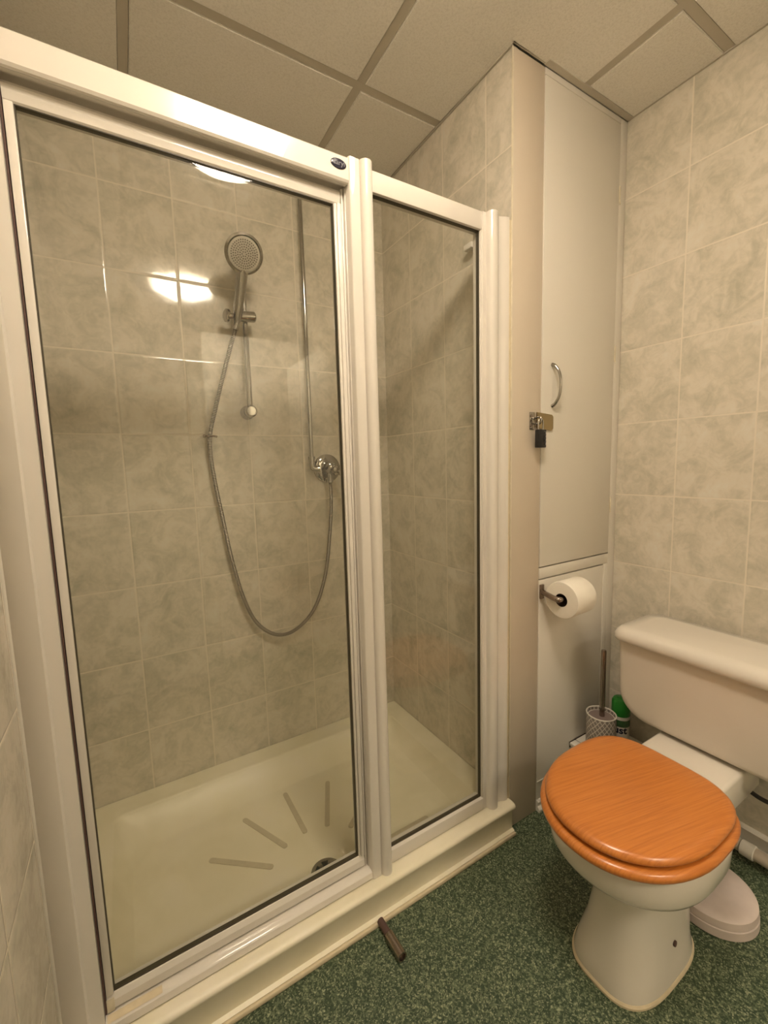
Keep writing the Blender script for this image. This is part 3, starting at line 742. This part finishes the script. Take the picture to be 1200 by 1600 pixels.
# rear trap and outlet
loft(bm, [rrect(1.10, 1.30, TY-0.06, TY+0.06, 0.05, 0.10), rrect(1.09, 1.36, TY-0.055, TY+0.055, 0.05, 0.16), rrect(1.09, 1.42, TY-0.060, TY+0.060, 0.05, 0.24), rrect(1.09, 1.46, TY-0.065, TY+0.065, 0.05, 0.30), rrect(1.09, 1.50, TY-0.062, TY+0.062, 0.03, 0.33)])
box(bm, 1.10, 1.40, TY-0.095, TY+0.110, 0.300, 0.3885, 0.009, 3)
box(bm, 1.20, 1.498, TY-0.060, TY+0.060, 0.318, 0.3845, 0.010, 3)
pan = obj('pan', bm, M['ceramic'], t, ang=60)
bm = NB(); lathe(bm, [(0.0065, -0.004), (0.0065, 0.003), (0.004, 0.0036)], (0.990, TY-0.0845, 0.086), (0.05, -1, 0.12), 16)
obj('fixing_hole', bm, M['gap'], pan, label='dark brown fixing hole')
bm = NB(); loft(bm, [egg(0.98, 0.824, 1.133, TY+0.002, 0.1005, 0.0, 3.0, 3.2), egg(0.98, 0.824, 1.133, TY+0.002, 0.1005, 0.005, 3.0, 3.2), egg(0.98, 0.8275, 1.131, TY+0.002, 0.0975, 0.009, 3.0, 3.2)]); obj('base_sealant', bm, M['caulk'], t)
def seat_ring(z, d): return egg(0.95, 0.731-d, 1.128, TY, 0.172+d, z, 2.12, 3.5)
bm = NB()
loft(bm, [seat_ring(0.3880, -0.006), seat_ring(0.3905, 0.002), seat_ring(0.396, 0.0055), seat_ring(0.404, 0.0055), seat_ring(0.4095, 0.0), seat_ring(0.411, -0.008)])
obj('seat', bm, M['wood'], t, ang=60)
bm = NB()
def lid_ring(z, d): return egg(0.95, 0.738-d, 1.126+d*0.5, TY, 0.168+d, z, 2.12, 3.5)
loft(bm, [lid_ring(0.4150, -0.016), lid_ring(0.4165, -0.006), lid_ring(0.4200, 0.0), lid_ring(0.4250, 0.0005), lid_ring(0.4300, -0.002), lid_ring(0.4340, -0.007), lid_ring(0.4362, -0.014), lid_ring(0.4372, -0.024), lid_ring(0.4375, -0.10)])
obj('lid', bm, M['wood'], t, ang=60)
for yy in (-0.13, 0.13):
    for xx in (0.82, 1.06):
        bm = NB(); box(bm, xx-0.008, xx+0.008, TY+yy*(0.75 if xx < 0.9 else 1)-0.006, TY+yy*(0.75 if xx < 0.9 else 1)+0.006, 0.4108, 0.4148)
        obj('lid_buffer', bm, M['white'], t)
# cistern
CYC = -1.108
bm = NB()
def tank(ins, x):
    y0, y1, z0, z1 = CYC-0.232+ins, CYC+0.232-ins, 0.390+ins, 0.634
    out = []
    for cx, cz, a0, r in ((y1, z1, None, 0), (y0, z1, None, 0), (y0+0.085, z0+0.085, 180, 0.085), (y1-0.085, z0+0.085, 270, 0.085)):
        if a0 is None: out.append((x, cx + (0.006 if cx == y1 else -0.006), cz)); continue
        for k in range(11):
            a = math.radians(a0+9*k); rr = r*(1.0)
            out.append((x, cx+rr*math.cos(a), cz+rr*math.sin(a)*0.9+(-0.0085 if False else 0)))
    return out
loft(bm, [tank(0.016, 1.2695), tank(0.006, 1.2725), tank(0.001, 1.279), tank(0.0, 1.288), tank(0.0, 1.465), tank(0.006, 1.475)])
ct = obj('cistern', bm, M['cistern'], t, ang=50)
bm = NB()
x0, x1, y0, y1 = 1.245, 1.482, CYC-0.252, CYC+0.252
loft(bm, [rrect(x0+0.016, x1-0.004, y0+0.012, y1-0.012, 0.03, 0.6345), rrect(x0+0.004, x1, y0+0.003, y1-0.003, 0.036, 0.640), rrect(x0, x1, y0, y1, 0.038, 0.648), rrect(x0+0.001, x1, y0+0.001, y1-0.001, 0.038, 0.660),
          rrect(x0+0.006, x1-0.002, y0+0.006, y1-0.006, 0.038, 0.6695), rrect(x0+0.014, x1-0.01, y0+0.014, y1-0.014, 0.034, 0.6765), rrect(x0+0.04, x1-0.04, y0+0.05, y1-0.05, 0.03, 0.6795)])
obj('cistern_lid', bm, M['ceramic'], t, ang=60)

# hose, pipe and foot behind the toilet
bm = NB(); tube(bm, smooth_path([(1.47, -1.055, 0.40), (1.455, -1.12, 0.262), (1.45, -1.16, 0.240), (1.45, -1.21, 0.236), (1.46, -1.27, 0.262), (1.47, -1.30, 0.36)], 8), 0.006, 10)
o = obj('inlet_hose', bm, M['rubber'], t)
t = thing('waste_pipe', 'white plastic pipe with collar low along the right wall behind the toilet', 'pipe', (1.47, -1.2, 0.04))
bm = NB(); cyl(bm, (1.472, -0.87, 0.042), (1.472, -1.62, 0.042), 0.0175, 24); obj('pipe', bm, M['pipe'], t)
bm = NB(); cyl(bm, (1.472, -1.142, 0.042), (1.472, -1.176, 0.042), 0.0215, 28, bev=0.002); obj('collar', bm, M['white'], t)
for y in (-0.95, -1.5):
    bm = NB(); box(bm, 1.462, 1.499, y-0.006, y+0.006, 0.0, 0.024, 0.001); obj('clip', bm, M['white'], t)
t = thing('round_stand', 'low round pinkish-white plastic base on the floor right behind the toilet pedestal', 'stand', (1.262, -1.160, 0.0))
bm = NB(); lathe(bm, [(0.099, 0.0), (0.102, 0.003), (0.101, 0.024), (0.0985, 0.0255), (0.0985, 0.0275), (0.100, 0.029), (0.098, 0.046), (0.093, 0.051), (0.082, 0.0525), (0.001, 0.0525)], (1.255, -1.152, 0.0), seg=56)
obj('base', bm, M['pinkwhite'], t)

t = thing('metal_tube', 'short steel tube poking out from under the tray onto the green floor', 'tube', (0.475, -0.78, 0.0))
bm = NB(); lathe(bm, [(0.0085, 0), (0.0125, 0.001), (0.0125, 0.060), (0.009, 0.060), (0.009, 0.05)], (0.476, -0.768, 0.0135), (0.03, -1, 0.0), 24); obj('tube', bm, M['chrome_dark'], t)
bm = NB(); cyl(bm, (0.475, -0.7275, 0.0135), (0.476, -0.768, 0.0135), 0.009, 16); obj('stem', bm, M['gap'], t)
